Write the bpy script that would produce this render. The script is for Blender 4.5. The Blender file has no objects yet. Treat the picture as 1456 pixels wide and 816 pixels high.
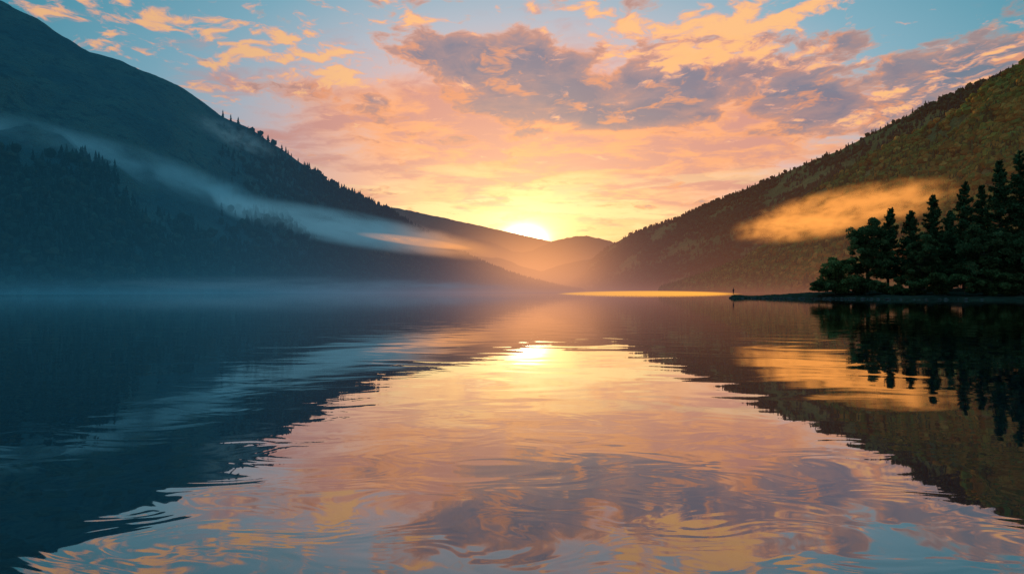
import bpy, math, random, os
import numpy as np
from mathutils import Vector, Matrix
random.seed(7); rng=np.random.default_rng(7)
F=20/36*1456; H=1.5; HZ=416.0; CX=728.0
scene=bpy.context.scene
scene.view_settings.view_transform='Standard'; scene.view_settings.look='None'; scene.view_settings.exposure=0; scene.view_settings.gamma=1
def link(o): scene.collection.objects.link(o); return o
def P(px,py,D): return ((px-CX)/F*D, D, H+(HZ-py)/F*D)
def azel(px,py):
    t=(px-CX)/F
    return math.atan(t), math.atan((HZ-py)/F/math.sqrt(1+t*t))
def lin(h):
    h=h.lstrip('#'); c=[int(h[i:i+2],16)/255 for i in (0,2,4)]
    return tuple((x/12.92 if x<=0.04045 else ((x+0.055)/1.055)**2.4) for x in c)
# ------------------------------------------------------------ numpy noise
_perm=rng.random((256,256))
def vnoise(x,y):
    xi=np.floor(x).astype(int); yi=np.floor(y).astype(int)
    fx=x-xi; fy=y-yi; fx=fx*fx*(3-2*fx); fy=fy*fy*(3-2*fy)
    g=lambda a,b:_perm[a%256,b%256]
    return (g(xi,yi)*(1-fx)+g(xi+1,yi)*fx)*(1-fy)+(g(xi,yi+1)*(1-fx)+g(xi+1,yi+1)*fx)*fy
def fbm(x,y,o=5):
    s=0;a=0.5;n=0
    for i in range(o):
        s=s+a*vnoise(x*2**i+17.3*i,y*2**i+9.1*i); n+=a; a*=0.5
    return s/n*2-1
# ------------------------------------------------------------ node helper
class NT:
    def __init__(s,nt): s.nt=nt
    def n(s,t,**k):
        x=s.nt.nodes.new(t)
        for a,b in k.items(): setattr(x,a,b)
        return x
    def inp(s,node,i,v):
        if v is None: return
        if isinstance(v,bpy.types.NodeSocket): s.nt.links.new(v,node.inputs[i])
        else:
            sock=node.inputs[i]
            if sock.type=='RGBA' and len(v)==3: v=(*v,1)
            sock.default_value=v
    def m(s,op,a,b=None,c=None,clamp=False):
        x=s.n('ShaderNodeMath',operation=op,use_clamp=clamp)
        s.inp(x,0,a); s.inp(x,1,b); s.inp(x,2,c); return x.outputs[0]
    def v(s,op,a,b=None,c=None,out=0):
        x=s.n('ShaderNodeVectorMath',operation=op)
        s.inp(x,0,a); s.inp(x,1,b); s.inp(x,2,c); return x.outputs[out]
    def dot(s,a,b): return s.v('DOT_PRODUCT',a,b,out=1)
    def scale(s,a,f):
        x=s.n('ShaderNodeVectorMath',operation='SCALE'); s.inp(x,0,a); s.inp(x,3,f); return x.outputs[0]
    def xyz(s,a):
        x=s.n('ShaderNodeSeparateXYZ'); s.inp(x,0,a); return x.outputs
    def comb(s,a,b,c):
        x=s.n('ShaderNodeCombineXYZ'); s.inp(x,0,a); s.inp(x,1,b); s.inp(x,2,c); return x.outputs[0]
    def noise(s,vec,sc,det=5,rough=.5,dist=0,color=False,dim='3D'):
        x=s.n('ShaderNodeTexNoise',noise_dimensions=dim); s.inp(x,'Vector',vec); x.inputs['Scale'].default_value=sc
        x.inputs['Detail'].default_value=det; x.inputs['Roughness'].default_value=rough; x.inputs['Distortion'].default_value=dist
        return x.outputs['Color' if color else 'Fac']
    def ss(s,v,a,b,c=0.0,d=1.0,kind='SMOOTHSTEP'):
        x=s.n('ShaderNodeMapRange',interpolation_type=kind); s.inp(x,0,v); s.inp(x,1,a); s.inp(x,2,b); s.inp(x,3,c); s.inp(x,4,d); return x.outputs[0]
    def mix(s,f,a,b,bt='MIX'):
        x=s.n('ShaderNodeMix',data_type='RGBA',blend_type=bt)
        s.inp(x,0,f); s.inp(x,6,a); s.inp(x,7,b); return x.outputs[2]
    def ramp(s,f,pts):
        x=s.n('ShaderNodeValToRGB'); r=x.color_ramp
        while len(r.elements)>1: r.elements.remove(r.elements[-1])
        r.elements[0].position=pts[0][0]; r.elements[0].color=(*pts[0][1],1)
        for p,c in pts[1:]:
            e=r.elements.new(p); e.color=(*c,1)
        s.inp(x,0,f); return x.outputs[0]
    def expn(s,x): return s.m('POWER',0.36788,x)
# ------------------------------------------------------------ world / sky
SUN_AZ,SUN_EL=azel(746,346)
VEIL=[(800,195,330,72,1.2),(600,180,160,50,.6),(1120,195,190,50,.8),(820,285,260,26,.6),(470,110,120,40,.45)]
HEAVY=[(690,85,110,42,1.15),(620,60,60,28,.65),(820,115,130,40,1.2),(890,140,90,28,.8),(990,105,80,28,.9),(1060,135,100,26,1.0),
       (1250,100,160,32,1.0,-.05),(1340,130,100,26,.7),(1180,170,100,20,.5),(520,165,80,24,.5),(760,170,200,26,.7),(640,275,60,9,.5),(690,312,150,9,.7,.12),(480,225,60,12,.5)]
PINK=[(270,45,80,22,.95,.1),(130,50,80,16,.6,.2),(460,75,70,40,.85),(400,45,70,16,.55),(560,8,75,15,.8),(330,132,45,10,.9),
      (1080,14,160,28,1.2,-.1),(930,60,80,22,1.0,.25),(1010,75,105,18,.9,-.1),(1120,92,65,11,1.0),(740,15,70,10,.6),(1400,85,75,11,.9,-.1),
      (1310,150,75,12,.8),(60,6,80,12,.8),(860,10,75,13,.8),(1200,170,60,10,.7),(1430,45,60,10,.7),(440,105,110,34,.55),(300,60,300,70,.14),(1150,50,350,60,.08)]
def blobsum(L,a,e):
    t=0
    for b in L:
        px,py,wx,wy,amp=b[:5]; sl=b[5] if len(b)>5 else 0
        A,E=azel(px,py); da=a-A; de=e-E+sl*da
        t+=amp*math.exp(-(da/(wx/F*.95))**2-(de/(wy/F*.95))**2)
    return t
def build_world():
    w=bpy.data.worlds.new("World"); scene.world=w; w.use_nodes=True
    w.cycles.sampling_method='MANUAL'; w.cycles.sample_map_resolution=512
    nt=w.node_tree; nt.nodes.clear(); N=NT(nt)
    D=N.n('ShaderNodeTexCoord').outputs['Generated']
    x,y,z=N.xyz(D)
    az=N.m('ARCTAN2',x,y); el=N.m('ARCSINE',z)
    ela=N.m('ABSOLUTE',el)
    da=N.m('SUBTRACT',az,SUN_AZ); de=N.m('SUBTRACT',ela,SUN_EL)
    s=N.m('SQRT',N.m('ADD',N.m('MULTIPLY',N.m('MULTIPLY',da,da),0.40),N.m('MULTIPLY',de,de)))
    base=N.ramp(N.m('DIVIDE',s,1.6),[(0,lin('ffe498')),(0.038,lin('ffd884')),(0.08,lin('fdbe7e')),(0.13,lin('f4b290')),
        (0.18,lin('dcb2ac')),(0.225,lin('b0b6c2')),(0.275,lin('78a8bb')),(0.35,lin('2f8ba0')),(0.55,lin('2a7288')),(1.0,lin('2a6c8c'))])
    base=N.scale(base,N.ss(ela,.52,1.0,1.0,2.5))
    zz=N.m('ADD',ela,0.13)
    p=N.comb(N.m('DIVIDE',x,zz),N.m('DIVIDE',y,zz),0.0)
    wr=N.v('SUBTRACT',N.noise(p,2.4,4,.6,color=True,dim='2D'),(0.5,0.5,0.5))
    wx,wy,_=N.xyz(wr)
    azw=N.m('MULTIPLY_ADD',wx,.15,az); elw=N.m('MULTIPLY_ADD',wy,.07,ela)
    pw=N.v('MULTIPLY_ADD',wr,(.22,.22,0),p)
    A0,A1=math.radians(-54),math.radians(54); na=32; EL=[math.radians(e) for e in (2,4.2,6.4,8.6,10.8,13,15.2,17.4,19.6,21.8,24,26.2,28.4,30.6)]; dE=math.radians(2.2)
    u=N.ss(azw,A0,A1,kind='LINEAR'); tot=None
    for k,e in enumerate(EL):
        pts=[]
        for i in range(na):
            t=i/(na-1); a=A0+(A1-A0)*t
            vals=[blobsum(L,a,e)/1.6 for L in (VEIL,HEAVY,PINK)]
            if i in (0,na-1): vals=[.1,.1,.12]
            pts.append((t,tuple(vals)))
        wt=N.m('SUBTRACT',1.0,N.m('DIVIDE',N.m('ABSOLUTE',N.m('SUBTRACT',elw,e)),dE),clamp=True)
        c=N.scale(N.ramp(u,pts),N.m('MULTIPLY',wt,1.6))
        tot=c if tot is None else N.v('ADD',tot,c)
    veil,hv,pk=N.xyz(tot)
    nv=N.noise(N.v('MULTIPLY',pw,(1.0,1.6,1)),2.6,5,.6,0,dim='2D')
    veilm=N.ss(N.m('ADD',N.m('MULTIPLY',veil,.75),N.m('MULTIPLY',N.m('SUBTRACT',nv,.5),1.8)),.12,.75)
    veilc=N.mix(N.ss(nv,.40,.60),lin('fba264'),lin('d08878'))
    col=N.mix(N.m('MULTIPLY',veilm,.92),base,veilc)
    st=N.noise(N.comb(N.m('MULTIPLY',az,3.0),N.m('MULTIPLY',ela,22.0),0),1.8,5,.6,0,dim='2D')
    stm=N.m('MULTIPLY',N.ss(st,.46,.60),N.m('MULTIPLY',N.ss(s,.42,.18),N.ss(ela,.24,.12)))
    col=N.mix(N.m('MULTIPLY',stm,.88),col,lin('ffe098'))
    nh=N.noise(N.v('ADD',pw,(3.1,1.7,0)),3.4,7,.60,0,dim='2D')
    hd=N.m('ADD',hv,N.m('MULTIPLY',N.m('SUBTRACT',nh,.5),3.3))
    hm=N.ss(hd,.34,.74)
    hc=N.ramp(N.ss(hd,.34,1.5,kind='LINEAR'),[(0,lin('ffb468')),(.12,lin('f29456')),(.28,lin('c8866e')),(.5,lin('9b7a7e')),(1,lin('6a6980'))])
    hc=N.mix(N.ss(s,.3,.55,0,.55),hc,lin('527486'))
    lit=N.noise(N.v('ADD',pw,(8.1,4.7,0)),6.5,4,.65,0,dim='2D')
    hc=N.mix(N.m('MULTIPLY',N.ss(lit,.52,.70),.7),hc,lin('fb9850'))
    col=N.mix(N.m('MULTIPLY',hm,.92),col,hc)
    npk=N.noise(N.v('MULTIPLY',N.v('ADD',pw,(1.1,5.7,0)),(1,1.2,1)),9.0,6,.60,0,dim='2D')
    pd=N.m('ADD',N.m('MULTIPLY',pk,.85),N.m('MULTIPLY',N.m('SUBTRACT',npk,.5),3.8))
    pm=N.ss(pd,.48,1.1)
    pc=N.mix(N.ss(pd,.6,1.3),lin('f0a488'),lin('ffbc74'))
    col=N.mix(N.m('MULTIPLY',N.m('MULTIPLY',pm,.94),N.ss(ela,.85,.5)),col,pc)
    da2=N.m('MULTIPLY',da,.72); r2=N.m('ADD',N.m('MULTIPLY',da2,da2),N.m('MULTIPLY',de,de))
    def glow(sig,amp,c):
        g=N.m('MULTIPLY',N.expn(N.m('DIVIDE',r2,sig*sig)),amp)
        return N.scale(c,g)
    col=N.v('ADD',col,glow(.019,32.0,(1,.84,.50)))
    col=N.v('ADD',col,glow(.055,2.0,(1,.70,.28)))
    col=N.v('ADD',col,glow(.17,.30,(1,.56,.16)))
    sky=N.n('ShaderNodeTexSky',sky_type='NISHITA'); sky.sun_disc=False
    sky.sun_elevation=SUN_EL; sky.sun_rotation=SUN_AZ
    col=N.v('ADD',col,N.scale(sky.outputs[0],0.02))
    bg=N.n('ShaderNodeBackground'); N.inp(bg,0,col); bg.inputs[1].default_value=1.0
    o=N.n('ShaderNodeOutputWorld'); nt.links.new(bg.outputs[0],o.inputs[0])
build_world()
# ------------------------------------------------------------ sun
sl=bpy.data.lights.new('sun','SUN'); sl.energy=5.0; sl.angle=math.radians(.5); sl.color=(1,.60,.28)
so=link(bpy.data.objects.new('sun',sl))
sd=Vector((math.sin(SUN_AZ)*math.cos(SUN_EL),math.cos(SUN_AZ)*math.cos(SUN_EL),math.sin(SUN_EL)))
so.rotation_euler=sd.to_track_quat('Z','Y').to_euler(); so.location=(0,0,50)
# ------------------------------------------------------------ camera
cd=bpy.data.cameras.new('camera'); cd.lens=20; cd.sensor_width=36; cd.clip_end=20000; cd.clip_start=.05
cd.shift_y=(HZ-408)/1456
co=link(bpy.data.objects.new('camera',cd)); co.location=(0,0,H); co.rotation_euler=(math.radians(90),0,0); scene.camera=co
# ------------------------------------------------------------ materials
def mat(name):
    m=bpy.data.materials.new(name); m.use_nodes=True; m.node_tree.nodes.clear(); return m,NT(m.node_tree)
def surf(m,N,sh):
    o=N.n('ShaderNodeOutputMaterial'); m.node_tree.links.new(sh,o.inputs[0])
def principled(N,col,rough=.9,spec=.2,normal=None):
    b=N.n('ShaderNodeBsdfPrincipled'); N.inp(b,'Base Color',col); N.inp(b,'Roughness',rough); b.inputs['Specular IOR Level'].default_value=spec
    if normal is not None: N.inp(b,'Normal',normal)
    return b.outputs[0]
def terrain_mat(name,c1,c2,c3):
    m,N=mat(name); g=N.n('ShaderNodeNewGeometry').outputs['Position']
    a=N.noise(g,.012,5,.65); b=N.noise(g,.08,3,.65)
    c=N.mix(N.ss(a,.4,.6),c1,c2); c=N.mix(N.ss(b,.5,.68),c,c3)
    bp=N.n('ShaderNodeBump'); N.inp(bp,'Height',N.noise(g,.12,3,.7)); bp.inputs['Distance'].default_value=8; bp.inputs['Strength'].default_value=1
    df=N.n('ShaderNodeBsdfDiffuse'); N.inp(df,0,c); N.inp(df,'Normal',bp.outputs[0])
    surf(m,N,df.outputs[0]); return m
def attr_mat(name,rough=.8,transl=.25,spec=.2):
    m,N=mat(name); a=N.n('ShaderNodeAttribute'); a.attribute_name='Col'
    df=N.n('ShaderNodeBsdfDiffuse'); N.inp(df,0,a.outputs['Color']); p=df.outputs[0]
    if transl:
        t=N.n('ShaderNodeBsdfTranslucent'); N.inp(t,0,a.outputs['Color'])
        mx=N.n('ShaderNodeMixShader'); mx.inputs[0].default_value=transl
        m.node_tree.links.new(p,mx.inputs[1]); m.node_tree.links.new(t.outputs[0],mx.inputs[2]); p=mx.outputs[0]
    surf(m,N,p); return m
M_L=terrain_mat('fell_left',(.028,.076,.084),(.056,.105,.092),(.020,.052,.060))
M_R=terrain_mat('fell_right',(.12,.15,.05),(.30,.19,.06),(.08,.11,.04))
M_F=terrain_mat('fell_far',(.08,.08,.06),(.12,.11,.08),(.06,.065,.06))
M_G=terrain_mat('shore_earth',(.05,.05,.032),(.075,.075,.036),(.035,.038,.026))
M_FOR=attr_mat('forest_foliage',.9,.3,.1)
M_LEAF=attr_mat('leaves',.75,.35,.2)
M_BARK=attr_mat('bark',.9,0,.1)
def mesh_np(name,V,Fc,mats=(),col=None,smooth=False,mi=None):
    me=bpy.data.meshes.new(name); V=np.asarray(V,dtype=np.float32)
    Fc=np.asarray(Fc); k=Fc.shape[1]
    me.vertices.add(len(V)); me.vertices.foreach_set('co',V.ravel())
    me.loops.add(Fc.size); me.loops.foreach_set('vertex_index',Fc.ravel().astype(np.int32))
    me.polygons.add(len(Fc)); me.polygons.foreach_set('loop_start',np.arange(0,Fc.size,k,dtype=np.int32))
    me.polygons.foreach_set('loop_total',np.full(len(Fc),k,dtype=np.int32))
    for m in mats: me.materials.append(m)
    me.update(calc_edges=True); me.validate()
    if col is not None:
        a=me.color_attributes.new('Col','FLOAT_COLOR','POINT')
        c=np.ones((len(V),4),dtype=np.float32); c[:,:3]=col; a.data.foreach_set('color',c.ravel())
    me.polygons.foreach_set('use_smooth',np.full(len(me.polygons),smooth))
    return me
def obj(name,me,parent=None):
    o=link(bpy.data.objects.new(name,me)); o.parent=parent; return o
# ------------------------------------------------------------ hills
def grid_faces(nu,nv):
    i=np.arange(nu-1)[:,None]*nv+np.arange(nv-1)[None,:]
    return np.stack([i,i+nv,i+nv+1,i+1],-1).reshape(-1,4)
def hill(name,st,m,nu=420,nv=110,bump=.10,edge=.012,prof=1.0,scale=130,seed=0):
    st=np.array(st,float); px=np.linspace(st[0,0],st[-1,0],nu)
    ry=np.interp(px,st[:,0],st[:,1]); Dr=np.interp(px,st[:,0],st[:,2]); Ds=np.interp(px,st[:,0],st[:,3])
    k=np.ones(7)/7
    sm=lambda a:np.convolve(np.pad(a,3,'edge'),k,'valid')
    ry,Dr,Ds=sm(ry),sm(Dr),sm(Ds)
    v=np.concatenate([np.linspace(0,1,nv-14),1+np.linspace(.04,.7,14)])
    t=(px-CX)/F
    U,Vv=np.meshgrid(t,v,indexing='ij')
    D=Ds[:,None]+(Dr-Ds)[:,None]*Vv
    X=U*D
    zR=(H+(HZ-ry)/F*Dr)[:,None]
    D=D+fbm(X/scale+seed,D/scale,4)*25*np.clip(1-Vv,0,1)
    X=U*D
    vv=np.where(Vv<=1,np.clip(Vv,0,1)**prof,1-(Vv-1)*1.2)
    Z=zR*vv
    env=np.clip(4*Vv*(1-Vv),0,1)
    rid=1-np.abs(fbm(X/scale*.9+5+seed,D/scale*.5+3,4))*2
    Z=Z+zR*bump*env*(fbm(X/scale+seed,D/scale+seed,6)+.6*(rid-.6))
    Z=Z+zR*edge*fbm(X/28+seed,D/28,5)*np.clip(Vv*3,0,1)
    Z=Z-2.0*(Vv<=0.001)+.6*(Vv>0.001)
    V=np.stack([X,D,Z],-1)
    o=obj(name,mesh_np(name,V.reshape(-1,3),grid_faces(nu,len(v)),[m],smooth=True))
    return V,v
LEFT=[(-700,-330,760,300),(-300,-160,760,340),(-60,-28,800,400),(0,2,820,420),(60,32,840,440),(120,70,870,470),(200,99,920,520),(250,122,960,560),(300,152,1000,600),
      (318,168,1010,620),(350,180,1050,660),(400,213,1110,720),(440,241,1160,780),(480,266,1220,840),(520,283,1280,900),(560,303,1340,960),
      (600,330,1400,1040),(640,352,1450,1120),(680,372,1500,1200),(740,396,1560,1300),(800,411,1620,1400),(840,418,1640,1450)]
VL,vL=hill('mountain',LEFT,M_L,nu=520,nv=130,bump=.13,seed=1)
FAR1=[(380,285,4600,3300),(520,290,4600,3300),(570,297,4600,3300),(640,312,4500,3300),(700,325,4400,3300),(760,338,4300,3300),(820,352,4200,3300),(880,372,4200,3300)]
hill('distant_mountain',FAR1,M_F,nu=160,nv=40,bump=.05,edge=.01,seed=4,scale=400)
FAR2=[(560,352,3200,2500),(640,345,3100,2500),(680,341,3000,2500),(705,347,2950,2450),(730,358,2900,2400),(752,359,2900,2400),(775,348,2900,2400),(800,339,2850,2400),(835,335,2800,2350),(860,340,2800,2350),(885,350,2750,2300),(960,352,2700,2200),(1060,360,2700,2200)]
hill('distant_hill',FAR2,M_F,nu=260,nv=60,bump=.06,edge=.03,seed=6,scale=260)
FAR3=[(600,395,2000,1700),(640,376,2050,1700),(680,364,2100,1700),(715,368,2150,1700),(745,380,2150,1700),(770,386,2150,1700),(800,376,2200,1750),(840,368,2200,1750),(880,372,2200,1750),(920,384,2200,1750)]
hill('distant_hill',FAR3,M_F,nu=220,nv=50,bump=.06,edge=.03,seed=21,scale=200)
RIGHT=[(740,417,2300,1700),(790,404,2250,1650),(830,380,2200,1600),(865,352,2100,1500),(900,331,2000,1400),(960,312,1900,1250),(1020,286,1800,1150),(1080,262,1700,1050),(1140,236,1600,980),
       (1200,212,1520,900),(1260,180,1440,840),(1320,150,1380,780),(1400,116,1300,720),(1480,82,1250,680),(1700,0,1150,600),(2100,-100,1100,560)]
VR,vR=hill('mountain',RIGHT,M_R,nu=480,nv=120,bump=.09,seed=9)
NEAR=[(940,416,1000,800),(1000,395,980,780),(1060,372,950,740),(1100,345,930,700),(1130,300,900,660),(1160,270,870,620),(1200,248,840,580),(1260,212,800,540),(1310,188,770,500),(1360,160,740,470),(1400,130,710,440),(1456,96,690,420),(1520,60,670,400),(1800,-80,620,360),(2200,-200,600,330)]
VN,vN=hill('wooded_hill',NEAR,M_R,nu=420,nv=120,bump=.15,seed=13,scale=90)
# ------------------------------------------------------------ forests (one mesh each)
def conifer_tpl():
    V=[];Fc=[]
    for (z0,z1,r) in ((.10,.50,.24),(.32,.75,.17),(.58,1.0,.11)):
        b=len(V)
        for k in range(6):
            a=k*math.pi/3+z0*5; rr=r*(1 if k%2 else .75); V.append((rr*math.cos(a),rr*math.sin(a),z0+(0 if k%2 else .04)))
        V.append((0,0,z1))
        for k in range(6): Fc.append((b+k,b+(k+1)%6,b+6))
    return np.array(V),np.array(Fc)
def broad_tpl():
    import bmesh
    bm=bmesh.new(); bmesh.ops.create_icosphere(bm,subdivisions=2,radius=.5)
    r=random.Random(3)
    V=np.array([tuple(v.co*(1+r.uniform(-.28,.22))) for v in bm.verts]); V[:,2]=V[:,2]*.95+.5
    V[:,:2]*=.85
    Fc=np.array([[v.index for v in f.verts] for f in bm.faces]); bm.free(); return V,Fc
CT,BT=conifer_tpl(),broad_tpl()
def forest(name,G,v,n,hmin,hmax,prob,colors,broad=.2,zmin=1.0,seed=1):
    r=np.random.default_rng(seed)
    nu,nv,_=G.shape; ui=r.random(n*4)*(nu-2); vmax=np.searchsorted(v,1.03); vi=r.random(n*4)*(vmax-1)
    a=ui.astype(int); b=vi.astype(int); fu=(ui-a)[:,None]; fv=(vi-b)[:,None]
    p=(G[a,b]*(1-fu)+G[a+1,b]*fu)*(1-fv)+(G[a,b+1]*(1-fu)+G[a+1,b+1]*fu)*fv
    dens=prob(p,v[b],CX+F*p[:,0]/p[:,1])
    keep=(r.random(len(p))<dens)&(p[:,2]>zmin); p=p[keep][:n]; n=len(p)
    hh=r.uniform(hmin,hmax,n); rot=r.random(n)*6.28
    isb=r.random(n)<(broad+.6*(fbm(p[:,0]/60,p[:,1]/60,3)>.1)*broad)
    Vs=[];Fs=[];Cs=[];off=0
    for tpl,msk in ((CT,~isb),(BT,isb)):
        q=p[msk]; k=len(q)
        if not k: continue
        tv,tf=tpl; h_=hh[msk]*(.75 if tpl is BT else 1); c,s=np.cos(rot[msk]),np.sin(rot[msk])
        wx=r.uniform(.8,1.3,k)
        x=(tv[None,:,0]*c[:,None]-tv[None,:,1]*s[:,None])*(h_*wx)[:,None]
        y=(tv[None,:,0]*s[:,None]+tv[None,:,1]*c[:,None])*(h_*wx)[:,None]
        z=tv[None,:,2]*h_[:,None]-h_[:,None]*.08
        VV=np.stack([x,y,z],-1)+q[:,None,:]
        Vs.append(VV.reshape(-1,3)); Fs.append((tf[None]+(np.arange(k)*len(tv))[:,None,None]).reshape(-1,3)+off); off+=k*len(tv)
        ci=r.integers(0,len(colors[1 if tpl is BT else 0]),k); cc=np.array(colors[1 if tpl is BT else 0])[ci]*r.uniform(.6,1.3,(k,1))
        Cs.append(np.repeat(cc,len(tv),0))
    return obj(name,mesh_np(name,np.concatenate(Vs),np.concatenate(Fs),[M_FOR],col=np.concatenate(Cs)))
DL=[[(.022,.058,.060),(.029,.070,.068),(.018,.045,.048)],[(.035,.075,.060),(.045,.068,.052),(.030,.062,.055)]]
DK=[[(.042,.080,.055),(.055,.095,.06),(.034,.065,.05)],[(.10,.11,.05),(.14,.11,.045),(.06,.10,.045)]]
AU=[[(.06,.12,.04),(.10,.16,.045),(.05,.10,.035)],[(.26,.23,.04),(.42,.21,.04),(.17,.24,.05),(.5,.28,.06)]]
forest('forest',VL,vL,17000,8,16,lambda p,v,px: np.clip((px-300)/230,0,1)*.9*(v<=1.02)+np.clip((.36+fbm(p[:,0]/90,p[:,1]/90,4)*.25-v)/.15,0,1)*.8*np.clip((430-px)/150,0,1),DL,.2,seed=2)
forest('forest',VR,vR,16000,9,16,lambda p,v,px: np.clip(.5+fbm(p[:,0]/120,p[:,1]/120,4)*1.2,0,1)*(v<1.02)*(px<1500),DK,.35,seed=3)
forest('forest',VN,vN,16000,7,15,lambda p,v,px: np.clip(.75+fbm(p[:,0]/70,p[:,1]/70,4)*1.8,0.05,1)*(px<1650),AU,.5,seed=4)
# ------------------------------------------------------------ water and bed
def plane(name,x0,x1,y0,y1,z,m):
    me=bpy.data.meshes.new(name); me.from_pydata([(x0,y0,z),(x1,y0,z),(x1,y1,z),(x0,y1,z)],[],[(0,1,2,3)]); me.materials.append(m)
    return obj(name,me)
m,N=mat('water')
pos=N.n('ShaderNodeNewGeometry').outputs['Position']; _,wy,_=N.xyz(pos)
pa=N.v('MULTIPLY',pos,(.38,.8,1)); pb=N.v('MULTIPLY',pos,(1.2,2.2,1)); pc=N.v('MULTIPLY',pos,(.03,.10,1))
big=N.noise(pa,1.0,1,.4,.8,dim='2D'); fine=N.noise(pb,1.0,2,.5,.9,dim='2D'); patch=N.ss(N.noise(pc,1.0,2,.5,dim='2D'),.40,.68,.12,.9)
near=N.ss(wy,16,4,1.0,3.4)
hgt=N.m('ADD',N.m('MULTIPLY',big,N.ss(wy,60,15,.004,.008)),N.m('MULTIPLY',N.m('MULTIPLY',fine,.0014),N.m('MULTIPLY',patch,near)))
bp=N.n('ShaderNodeBump'); N.inp(bp,'Height',hgt); bp.inputs['Distance'].default_value=1; bp.inputs['Strength'].default_value=1
gl=N.n('ShaderNodeBsdfGlossy'); N.inp(gl,'Color',(.98,.97,.96)); gl.inputs['Roughness'].default_value=.018; N.inp(gl,'Normal',bp.outputs[0])
tr=N.n('ShaderNodeBsdfTransparent'); N.inp(tr,'Color',(.28,.76,.86))
fr=N.n('ShaderNodeFresnel'); fr.inputs[0].default_value=1.8; N.inp(fr,'Normal',bp.outputs[0])
i1=N.m('SUBTRACT',1.0,fr.outputs[0]); fac=N.m('SUBTRACT',1.0,N.m('POWER',i1,2.3),clamp=True)
mx=N.n('ShaderNodeMixShader'); N.inp(mx,0,fac); m.node_tree.links.new(tr.outputs[0],mx.inputs[1]); m.node_tree.links.new(gl.outputs[0],mx.inputs[2])
surf(m,N,mx.outputs[0])
plane('lake_water',-9000,9000,-200,12000,0,m)
m,N=mat('lake_bed'); pos=N.n('ShaderNodeNewGeometry').outputs['Position']
vo=N.n('ShaderNodeTexVoronoi'); N.inp(vo,'Vector',pos); vo.inputs['Scale'].default_value=7
dx,dy,dz=N.xyz(pos)
stone=N.mix(N.noise(vo.outputs['Color'],3,2),(.04,.07,.07),(.14,.18,.17))
c=N.mix(N.ss(dz,-.35,-1.6),stone,(.008,.08,.11))
df=N.n('ShaderNodeBsdfDiffuse'); N.inp(df,0,c); surf(m,N,df.outputs[0])
xs=np.concatenate([np.linspace(-9000,-30,8),np.linspace(-28,28,140),np.linspace(30,9000,8)])
ys=np.concatenate([np.linspace(-200,-2,5),np.linspace(-1,40,120),np.linspace(50,12000,10)])
XX,YY=np.meshgrid(xs,ys,indexing='ij')
ZZ=-.35-np.clip(YY-2,0,30)*.12-np.clip(XX+3,0,30)*.12+fbm(XX*1.7,YY*1.7,4)*.06
obj('lake_bed',mesh_np('lake_bed',np.stack([XX,YY,ZZ],-1).reshape(-1,3),grid_faces(len(xs),len(ys)),[m],smooth=True))
plane('ground',-12000,12000,-300,14000,-12,M_G)
def stones(name,pts,mt,seed=1,flat=.6):
    import bmesh
    r=random.Random(seed); bm=bmesh.new(); bmesh.ops.create_icosphere(bm,subdivisions=2,radius=1)
    B=np.array([tuple(v.co) for v in bm.verts]); Fc=np.array([[v.index for v in f.verts] for f in bm.faces]); bm.free()
    Vs=[];Fs=[]
    for i,(x,y,z,s) in enumerate(pts):
        k=np.array([r.uniform(.7,1.3),r.uniform(.7,1.2),r.uniform(.4,.8)*flat/.6])
        d=1+.16*np.sin(B@np.array([r.uniform(-3,3) for _ in range(3)])+r.random()*6)+.08*np.sin(B@np.array([r.uniform(-7,7) for _ in range(3)]))
        Vs.append(B*d[:,None]*k*s+np.array([x,y,z])); Fs.append(Fc+len(B)*i)
    return obj(name,mesh_np(name,np.concatenate(Vs),np.concatenate(Fs),[mt],smooth=True))
m,N=mat('stone'); pos=N.n('ShaderNodeNewGeometry').outputs['Position']
df=N.n('ShaderNodeBsdfDiffuse'); N.inp(df,0,N.mix(N.noise(pos,1.3,3),(.035,.035,.032),(.13,.12,.10))); surf(m,N,df.outputs[0]); M_ST=m
pts=[]
for i in range(900):
    x=rng.uniform(-9,3); y=rng.uniform(1.5,12)
    z=-.35-max(0,y-2)*.12-max(0,x+3)*.12
    pts.append((x,y,z,rng.uniform(.03,.13)))
stones('lakebed_stones',pts,M_ST)
# ------------------------------------------------------------ peninsula
pxs=np.linspace(1036,2100,260); vs=np.linspace(0,1,40)
Df=np.interp(pxs,[1036,1060,1180,1300,1456,1800,2100],[152,148,134,120,112,100,95])
Db=np.interp(pxs,[1036,1060,1180,1300,1456,1800,2100],[153,162,176,205,230,260,280])
top=np.interp(pxs,[1036,1042,1070,1120,1180,1260,1400,2100],[.3,1.25,.9,1.5,2.0,2.6,3.2,5])
DD=Df[:,None]+(Db-Df)[:,None]*vs[None]; XX=((pxs-CX)/F)[:,None]*DD
ZZ=top[:,None]*np.clip(np.sin(np.pi*vs),0,1)[None]**.55+fbm(XX/2.5,DD/2.5,5)*.35-.35+.15*fbm(XX*1.2,DD*1.2,3)
obj('peninsula',mesh_np('peninsula',np.stack([XX,DD,ZZ],-1).reshape(-1,3),grid_faces(260,40),[M_G],smooth=True))
pts=[]
for i in range(120):
    px=1040+abs(rng.normal(0,1))*180; d=np.interp(px,[1036,1060,1180,1300,1456,1800,2100],[152,148,134,120,112,100,95])
    pts.append(((px-CX)/F*d,d+rng.uniform(0,2.0),rng.uniform(0,.2),rng.uniform(.12,.45)))
stones('shore_rocks',pts,M_ST,5)
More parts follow.
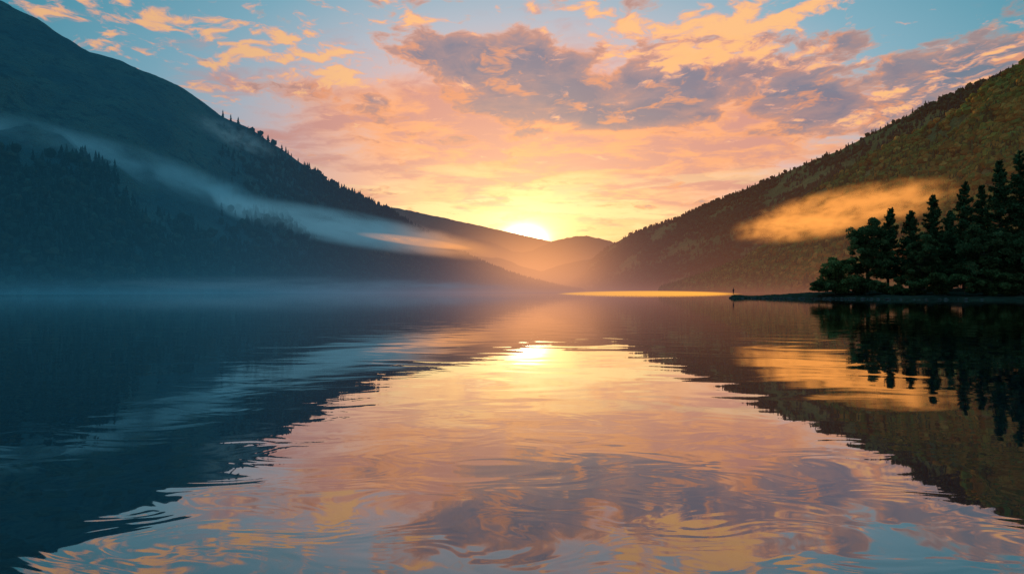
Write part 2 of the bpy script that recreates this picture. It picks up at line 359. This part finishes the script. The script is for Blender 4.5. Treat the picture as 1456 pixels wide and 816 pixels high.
# ------------------------------------------------------------ trees
def frustum(p0,p1,r0,r1,k=7):
    p0,p1=np.array(p0,float),np.array(p1,float); d=p1-p0; d/=np.linalg.norm(d)+1e-9
    a=np.cross(d,[0,0,1.0]); 
    if np.linalg.norm(a)<.05: a=np.cross(d,[1.0,0,0])
    a/=np.linalg.norm(a); b=np.cross(d,a)
    th=np.arange(k)*2*math.pi/k
    ring=np.cos(th)[:,None]*a+np.sin(th)[:,None]*b
    V=np.concatenate([p0+ring*r0,p1+ring*r1]); Fc=[(i,(i+1)%k,k+(i+1)%k,k+i) for i in range(k)]
    return V,np.array(Fc)
class Acc:
    def __init__(s): s.V=[];s.F=[];s.n=0
    def add(s,V,Fc): s.V.append(V); s.F.append(Fc+s.n); s.n+=len(V)
def leafquads(C,size,r,up=.0):
    n=len(C); a=r.normal(size=(n,3)); a/=np.linalg.norm(a,axis=1)[:,None]; b=r.normal(size=(n,3)); b=np.cross(a,b); b/=np.linalg.norm(b,axis=1)[:,None]
    s=size*r.uniform(.6,1.4,(n,1)); 
    a[:,2]*=1-up; b[:,2]*=1-up
    V=np.stack([C-a*s,C-b*s*.6,C+a*s,C+b*s*.6],1).reshape(-1,3)
    return V,np.arange(n*4).reshape(-1,4)
def tree_obj(name,loc,wood,leaves,lcol):
    e=link(bpy.data.objects.new(name,None)); e.location=loc
    W=np.concatenate(wood.V); WF=np.concatenate(wood.F)
    obj('trunk_and_limbs',mesh_np('trunk',W,WF,[M_BARK],col=np.tile([.07,.05,.036],(len(W),1))),e)
    obj('foliage',mesh_np('foliage',leaves[0],leaves[1],[M_LEAF],col=np.repeat(lcol,4,0)),e)
    return e
def conifer(name,loc,h,w,seed,base=.12,bare=0,col=(.065,.105,.042)):
    r=np.random.default_rng(seed); wood=Acc(); C=[];K=[]
    lean=r.normal(0,.01,2)
    tip=lambda z:np.array([lean[0]*z,lean[1]*z,z])
    for i in range(6): wood.add(*frustum(tip(h*i/6)-np.array([0,0,.5*(i==0)]),tip(h*(i+1)/6),.016*h*(1-i/6)+.03,.016*h*(1-(i+1)/6)+.03))
    z=h*base
    while z<h*.985:
        t=(z/h-base)/(1-base)
        L0=w*((1-t)**.8)*(.55+.45*min(1,t*5+.3))
        for k in range(r.integers(5,8)):
            a=r.random()*6.28; L=L0*r.uniform(.45,1.2)+.3
            if r.random()<.10: continue
            p0=tip(z); droop=-.25*(1-t)+.35*t+r.normal(0,.10)
            p1=p0+np.array([math.cos(a)*L,math.sin(a)*L,L*droop])
            wood.add(*frustum(p0,p1,.03+.02*L,.015,4))
            n=int(20+L*32); s=r.random(n)**.7
            c=p0+(p1-p0)*s[:,None]; side=np.array([-math.sin(a),math.cos(a),0])
            c=c+side*(r.normal(0,1,n)*.18*L*(1.1-s*.7))[:,None]; c[:,2]+=r.normal(0,.17,n)-np.abs(r.normal(0,.36,n))*(1-s*.5)+.12*L*s*s
            C.append(c); K.append(np.tile(np.array(col)*r.uniform(.5,1.6),(n,1)))
        z+=h*.024*r.uniform(.7,1.3)
    C=np.concatenate(C);K=np.concatenate(K)*r.uniform(.7,1.3,(len(C),1))
    return tree_obj(name,loc,wood,leafquads(C,.25,r,.2),K)
def broad(name,loc,h,w,seed,base=.3,col=(.085,.11,.04),nl=20,shrub=False):
    r=np.random.default_rng(seed); wood=Acc(); C=[];K=[]
    def limb(p,q,a,b):
        m_=(p+q)/2+r.normal(0,.04*h,3)*.6
        wood.add(*frustum(p,m_,a,(a+b)/2,6)); wood.add(*frustum(m_,q,(a+b)/2,b,6))
    top=np.array([r.normal(0,.02*h),r.normal(0,.02*h),h*(.15 if shrub else .62)])
    limb(np.array([0,0,-.5]),top,.028*h,.016*h)
    for i in range(nl):
        u=r.random()*6.28; zt=r.uniform(base,1)
        rad=w*math.sqrt(max(.05,1-((zt-(base+1)/2)/((1-base)/2*1.12))**2))*r.uniform(.3,1)
        q=np.array([math.cos(u)*rad,math.sin(u)*rad,zt*h*.93]); p=top*r.uniform(.5,1.0)
        limb(p,q,.009*h,.03)
        for j in range(6):
            cc=q+r.normal(0,1,3)*np.array([.2*w,.2*w,.05*h]); s=r.uniform(.10,.2)*w+.2; n=int(130)
            d=r.normal(size=(n,3)); d/=np.linalg.norm(d,axis=1)[:,None]; d*=(r.random((n,1))**.4)*s*np.array([1.15,1.15,.8])
            C.append(cc+d); K.append(np.tile(np.array(col)*r.uniform(.4,1.7),(n,1)))
    C=np.concatenate(C);K=np.concatenate(K)*r.uniform(.7,1.3,(len(C),1))
    return tree_obj(name,loc,wood,leafquads(C,.24,r),K)
def at(px,py_top,D,zb=1.5):
    x=(px-CX)/F*D; h=H+(HZ-py_top)/F*D-zb; return (x,D,zb),h
def con(px,top,D,w,seed,**k):
    l,h=at(px,top,D,1.6); conifer('conifer_tree',l,h,w,seed,**k)
def bro(px,top,D,w,seed,name='broadleaf_tree',**k):
    l,h=at(px,top,D,1.4); broad(name,l,h,w,seed,**k)
bro(1188,366,140,4.4,11,name='shrub',base=.1,shrub=True,nl=26,col=(.14,.16,.05))
bro(1234,314,142,4.4,12,base=.30,nl=30,col=(.095,.125,.045))
con(1262,297,150,4.4,13,base=.2)
con(1294,299,146,4.2,14,base=.2)
con(1327,275,148,4.4,15,base=.15)
bro(1312,335,136,3.6,16,base=.2,nl=24,col=(.09,.11,.04))
con(1371,256,145,5.0,17,base=.12)
con(1350,300,138,4.0,18)
con(1398,262,150,4.8,19)
con(1424,225,142,5.4,20)
con(1452,212,140,5.8,21)
bro(1400,325,128,5.0,22,base=.12,nl=30,col=(.08,.10,.038))
bro(1450,335,124,5.2,23,base=.1,nl=30,col=(.07,.095,.036))
con(1490,200,138,6.2,24); con(1545,215,135,6,25); con(1620,180,138,6.5,26)
for i,(px,tp,D) in enumerate([(1232,398,134),(1268,392,133),(1300,396,128),(1335,388,126),(1372,392,122),(1415,385,120),(1452,388,118),(1500,380,116),(1165,402,138),(1215,395,140)]):
    bro(px,tp,D,3.0,40+i,name='shrub',base=.05,shrub=True,nl=10,col=(.08,.10,.034))
# ------------------------------------------------------------ person on the tip of the spit
def person(loc,rot):
    e=link(bpy.data.objects.new('person',None)); e.location=loc; e.rotation_euler=(0,0,rot)
    J={'pelvis':(0,0,.95,.125),'waist':(0,0,1.1,.115),'chest':(0,.01,1.32,.15),'neck0':(0,0,1.48,.06),'neck1':(0,0,1.56,.052)}
    E=[('pelvis','waist'),('waist','chest'),('chest','neck0'),('neck0','neck1')]
    for s,k in ((1,'l'),(-1,'r')):
        J.update({k+'hip':(.09*s,0,.88,.095),k+'knee':(.11*s,.03 if s>0 else 0,.49,.062),k+'ank':(.12*s,-.02,.09,.042),k+'toe':(.135*s,.16,.035,.034),
          k+'sh':(.185*s,0,1.42,.06),k+'el':(.25*s,-.03,1.14,.044),k+'wr':(.235*s,.08,.92,.030)})
        E+=[('pelvis',k+'hip'),(k+'hip',k+'knee'),(k+'knee',k+'ank'),(k+'ank',k+'toe'),('chest',k+'sh'),(k+'sh',k+'el'),(k+'el',k+'wr')]
    names=list(J); me=bpy.data.meshes.new('body'); me.from_pydata([J[n][:3] for n in names],[(names.index(a),names.index(b)) for a,b in E],[])
    b=obj('clothed_body',me,e); md=b.modifiers.new('s','SKIN'); b.modifiers.new('ss','SUBSURF').levels=1; b.modifiers['ss'].render_levels=1
    for i,n in enumerate(names): me.skin_vertices[0].data[i].radius=(J[n][3],)*2; 
    me.skin_vertices[0].data[0].use_root=True
    m1,N1=mat('dark_jacket'); surf(m1,N1,principled(N1,N1.mix(N1.noise(None,6),(.02,.022,.03),(.04,.04,.05)),.8)); me.materials.append(m1)
    m2,N2=mat('skin'); surf(m2,N2,principled(N2,(.42,.25,.18),.6)); m3,N3=mat('hair'); surf(m3,N3,principled(N3,(.03,.02,.015),.7))
    def ell(nm,c,s,mm):
        import bmesh
        q=bpy.data.meshes.new(nm); bm=bmesh.new(); bmesh.ops.create_uvsphere(bm,u_segments=16,v_segments=12,radius=1)
        for v in bm.verts: v.co=Vector((v.co.x*s[0]+c[0],v.co.y*s[1]+c[1],v.co.z*s[2]+c[2]))
        bm.to_mesh(q); bm.free(); q.materials.append(mm); obj(nm,q,e)
    ell('head',(0,.01,1.67),(.075,.095,.115),m2); ell('hair',(0,-.012,1.70),(.082,.096,.10),m3); ell('nose',(0,.108,1.66),(.013,.018,.022),m2)
    for s in (1,-1):
        ell('eye',(.03*s,.095,1.685),(.012,.008,.008),m3); ell('ear',(.078*s,.0,1.67),(.012,.02,.03),m2)
        ell('palm',(.232*s,.10,.865),(.016,.036,.05),m2)
        for f in range(4): ell('finger_%d'%(f+1),(.228*s,.075+.02*f,.80+.006*abs(f-1.5)),(.009,.009,.038),m2)
        ell('thumb',(.222*s,.142,.855),(.010,.012,.032),m2)
    ell('mouth',(0,.1,1.62),(.02,.008,.006),m3)
tx,ty,_=P(1043,416,152.3)
person((tx+.2,ty+.6,1.0),.4)
# ------------------------------------------------------------ mist volumes, lit by their own emission
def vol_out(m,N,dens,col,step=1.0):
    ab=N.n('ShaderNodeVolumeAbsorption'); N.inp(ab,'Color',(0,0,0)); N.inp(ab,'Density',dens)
    em=N.n('ShaderNodeEmission'); N.inp(em,'Color',col); N.inp(em,'Strength',dens)  # emission stands in for sun and sky light scattered by the mist
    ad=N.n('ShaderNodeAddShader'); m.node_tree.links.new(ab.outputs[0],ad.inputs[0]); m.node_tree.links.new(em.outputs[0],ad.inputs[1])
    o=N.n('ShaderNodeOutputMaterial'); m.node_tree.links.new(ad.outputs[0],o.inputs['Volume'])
    m.cycles.volume_step_rate=step
m,N=mat('glowing_haze'); pos=N.n('ShaderNodeNewGeometry').outputs['Position']; x,y,z=N.xyz(pos)
q=N.m('SUBTRACT',N.m('DIVIDE',x,y),.04)
q2=N.m('MULTIPLY',q,q); far=N.ss(y,300,1800)
g=N.m('MULTIPLY',N.expn(N.m('DIVIDE',q2,.020)),far)
g2=N.m('MULTIPLY',N.expn(N.m('DIVIDE',q2,.11)),N.m('MULTIPLY_ADD',far,.65,.2))
c=N.mix(N.ss(q,-.1,.35),lin('286480'),lin('98644f'))
c=N.mix(g2,c,lin('cc7c66'))
c=N.mix(g,c,(1.9,.74,.21))  # orange sunlight along the valley put into the haze colour
dn=N.m('MULTIPLY_ADD',N.expn(N.m('DIVIDE',z,75.0)),N.m('MULTIPLY_ADD',g,.0022,.00054),N.m('MULTIPLY',N.expn(N.m('DIVIDE',z,6.0)),.0017))
dn=N.m('MULTIPLY_ADD',N.ss(q,-.15,-.6),.00020,dn)
vol_out(m,N,dn,c,1.0)
bpy.ops.mesh.primitive_cube_add(size=1); o=bpy.context.object; o.name='glowing_valley_haze'; o.data.name='glowing_valley_haze'
o.scale=(5000,3900,400); o.location=(0,170+1950,200.2); o.data.materials.append(m)
def mist(name,p1,p2,hz,hd,dens,col,nsc=2.0,thr=(.35,.7)):
    p1,p2=Vector(p1),Vector(p2); d=p2-p1; L=d.length/2; X=d.normalized(); Z=Vector((0,0,1)); Y=Z.cross(X).normalized(); Z=X.cross(Y)
    bpy.ops.mesh.primitive_uv_sphere_add(segments=32,ring_count=20,radius=1); o=bpy.context.object; o.name=name
    R=Matrix((X,Y,Z)).transposed().to_4x4()
    o.matrix_world=Matrix.Translation((p1+p2)/2)@R@Matrix.Diagonal((L,hd,hz,1))
    m,N=mat(name); tc=N.n('ShaderNodeTexCoord').outputs['Object']
    r2=N.dot(tc,tc); f=N.ss(r2,1.0,.0)
    n=N.noise(N.v('MULTIPLY',tc,(2.2,1,1)),nsc,3,.6,.6)
    dn=N.m('MULTIPLY',N.m('MULTIPLY',f,N.ss(n,*thr)),dens)
    c=col(N,tc) if callable(col) else col
    vol_out(m,N,dn,c,1.0); o.data.materials.append(m); return o
bandglow=lambda N,tc:N.mix(N.ss(N.xyz(tc)[0],.05,.7),lin('4f8094'),(1.1,.44,.12))  # sunlit orange at the sunward end put into the emission colour
mist('mist_bank',P(-260,140,470),P(430,325,960),48,60,.028,lin('427a92'),thr=(.25,.65))
mist('mist_bank',P(180,270,720),P(730,366,1180),32,50,.032,bandglow,thr=(.25,.6))
mist('mist_bank',P(500,331,1040),P(678,355,1110),9,30,.12,(1.7,.62,.11),thr=(.2,.55))  # gold sunlit tip of the left band, glowing by emission
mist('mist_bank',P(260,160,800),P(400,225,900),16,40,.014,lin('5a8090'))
mist('mist_bank',P(1030,335,640),P(1390,262,480),26,35,.08,(1.25,.46,.09),nsc=2.6,thr=(.38,.68))  # sunlight on the right slope mist put in as orange emission
mist('mist_bank',P(1060,322,620),P(1240,312,540),10,30,.06,(1.4,.53,.1),nsc=2.6,thr=(.40,.66))  # smaller wisp with the same sunlit glow in its colour
mist('mist_bank',P(790,418,800),P(1060,418,600),4,40,.25,(2.2,.95,.06),thr=(.1,.4))  # golden sunlit strip at the far shore added as glowing mist
mist('mist_bank',P(-150,408,380),P(760,410,1100),16,30,.014,lin('587c92'))
print('done')
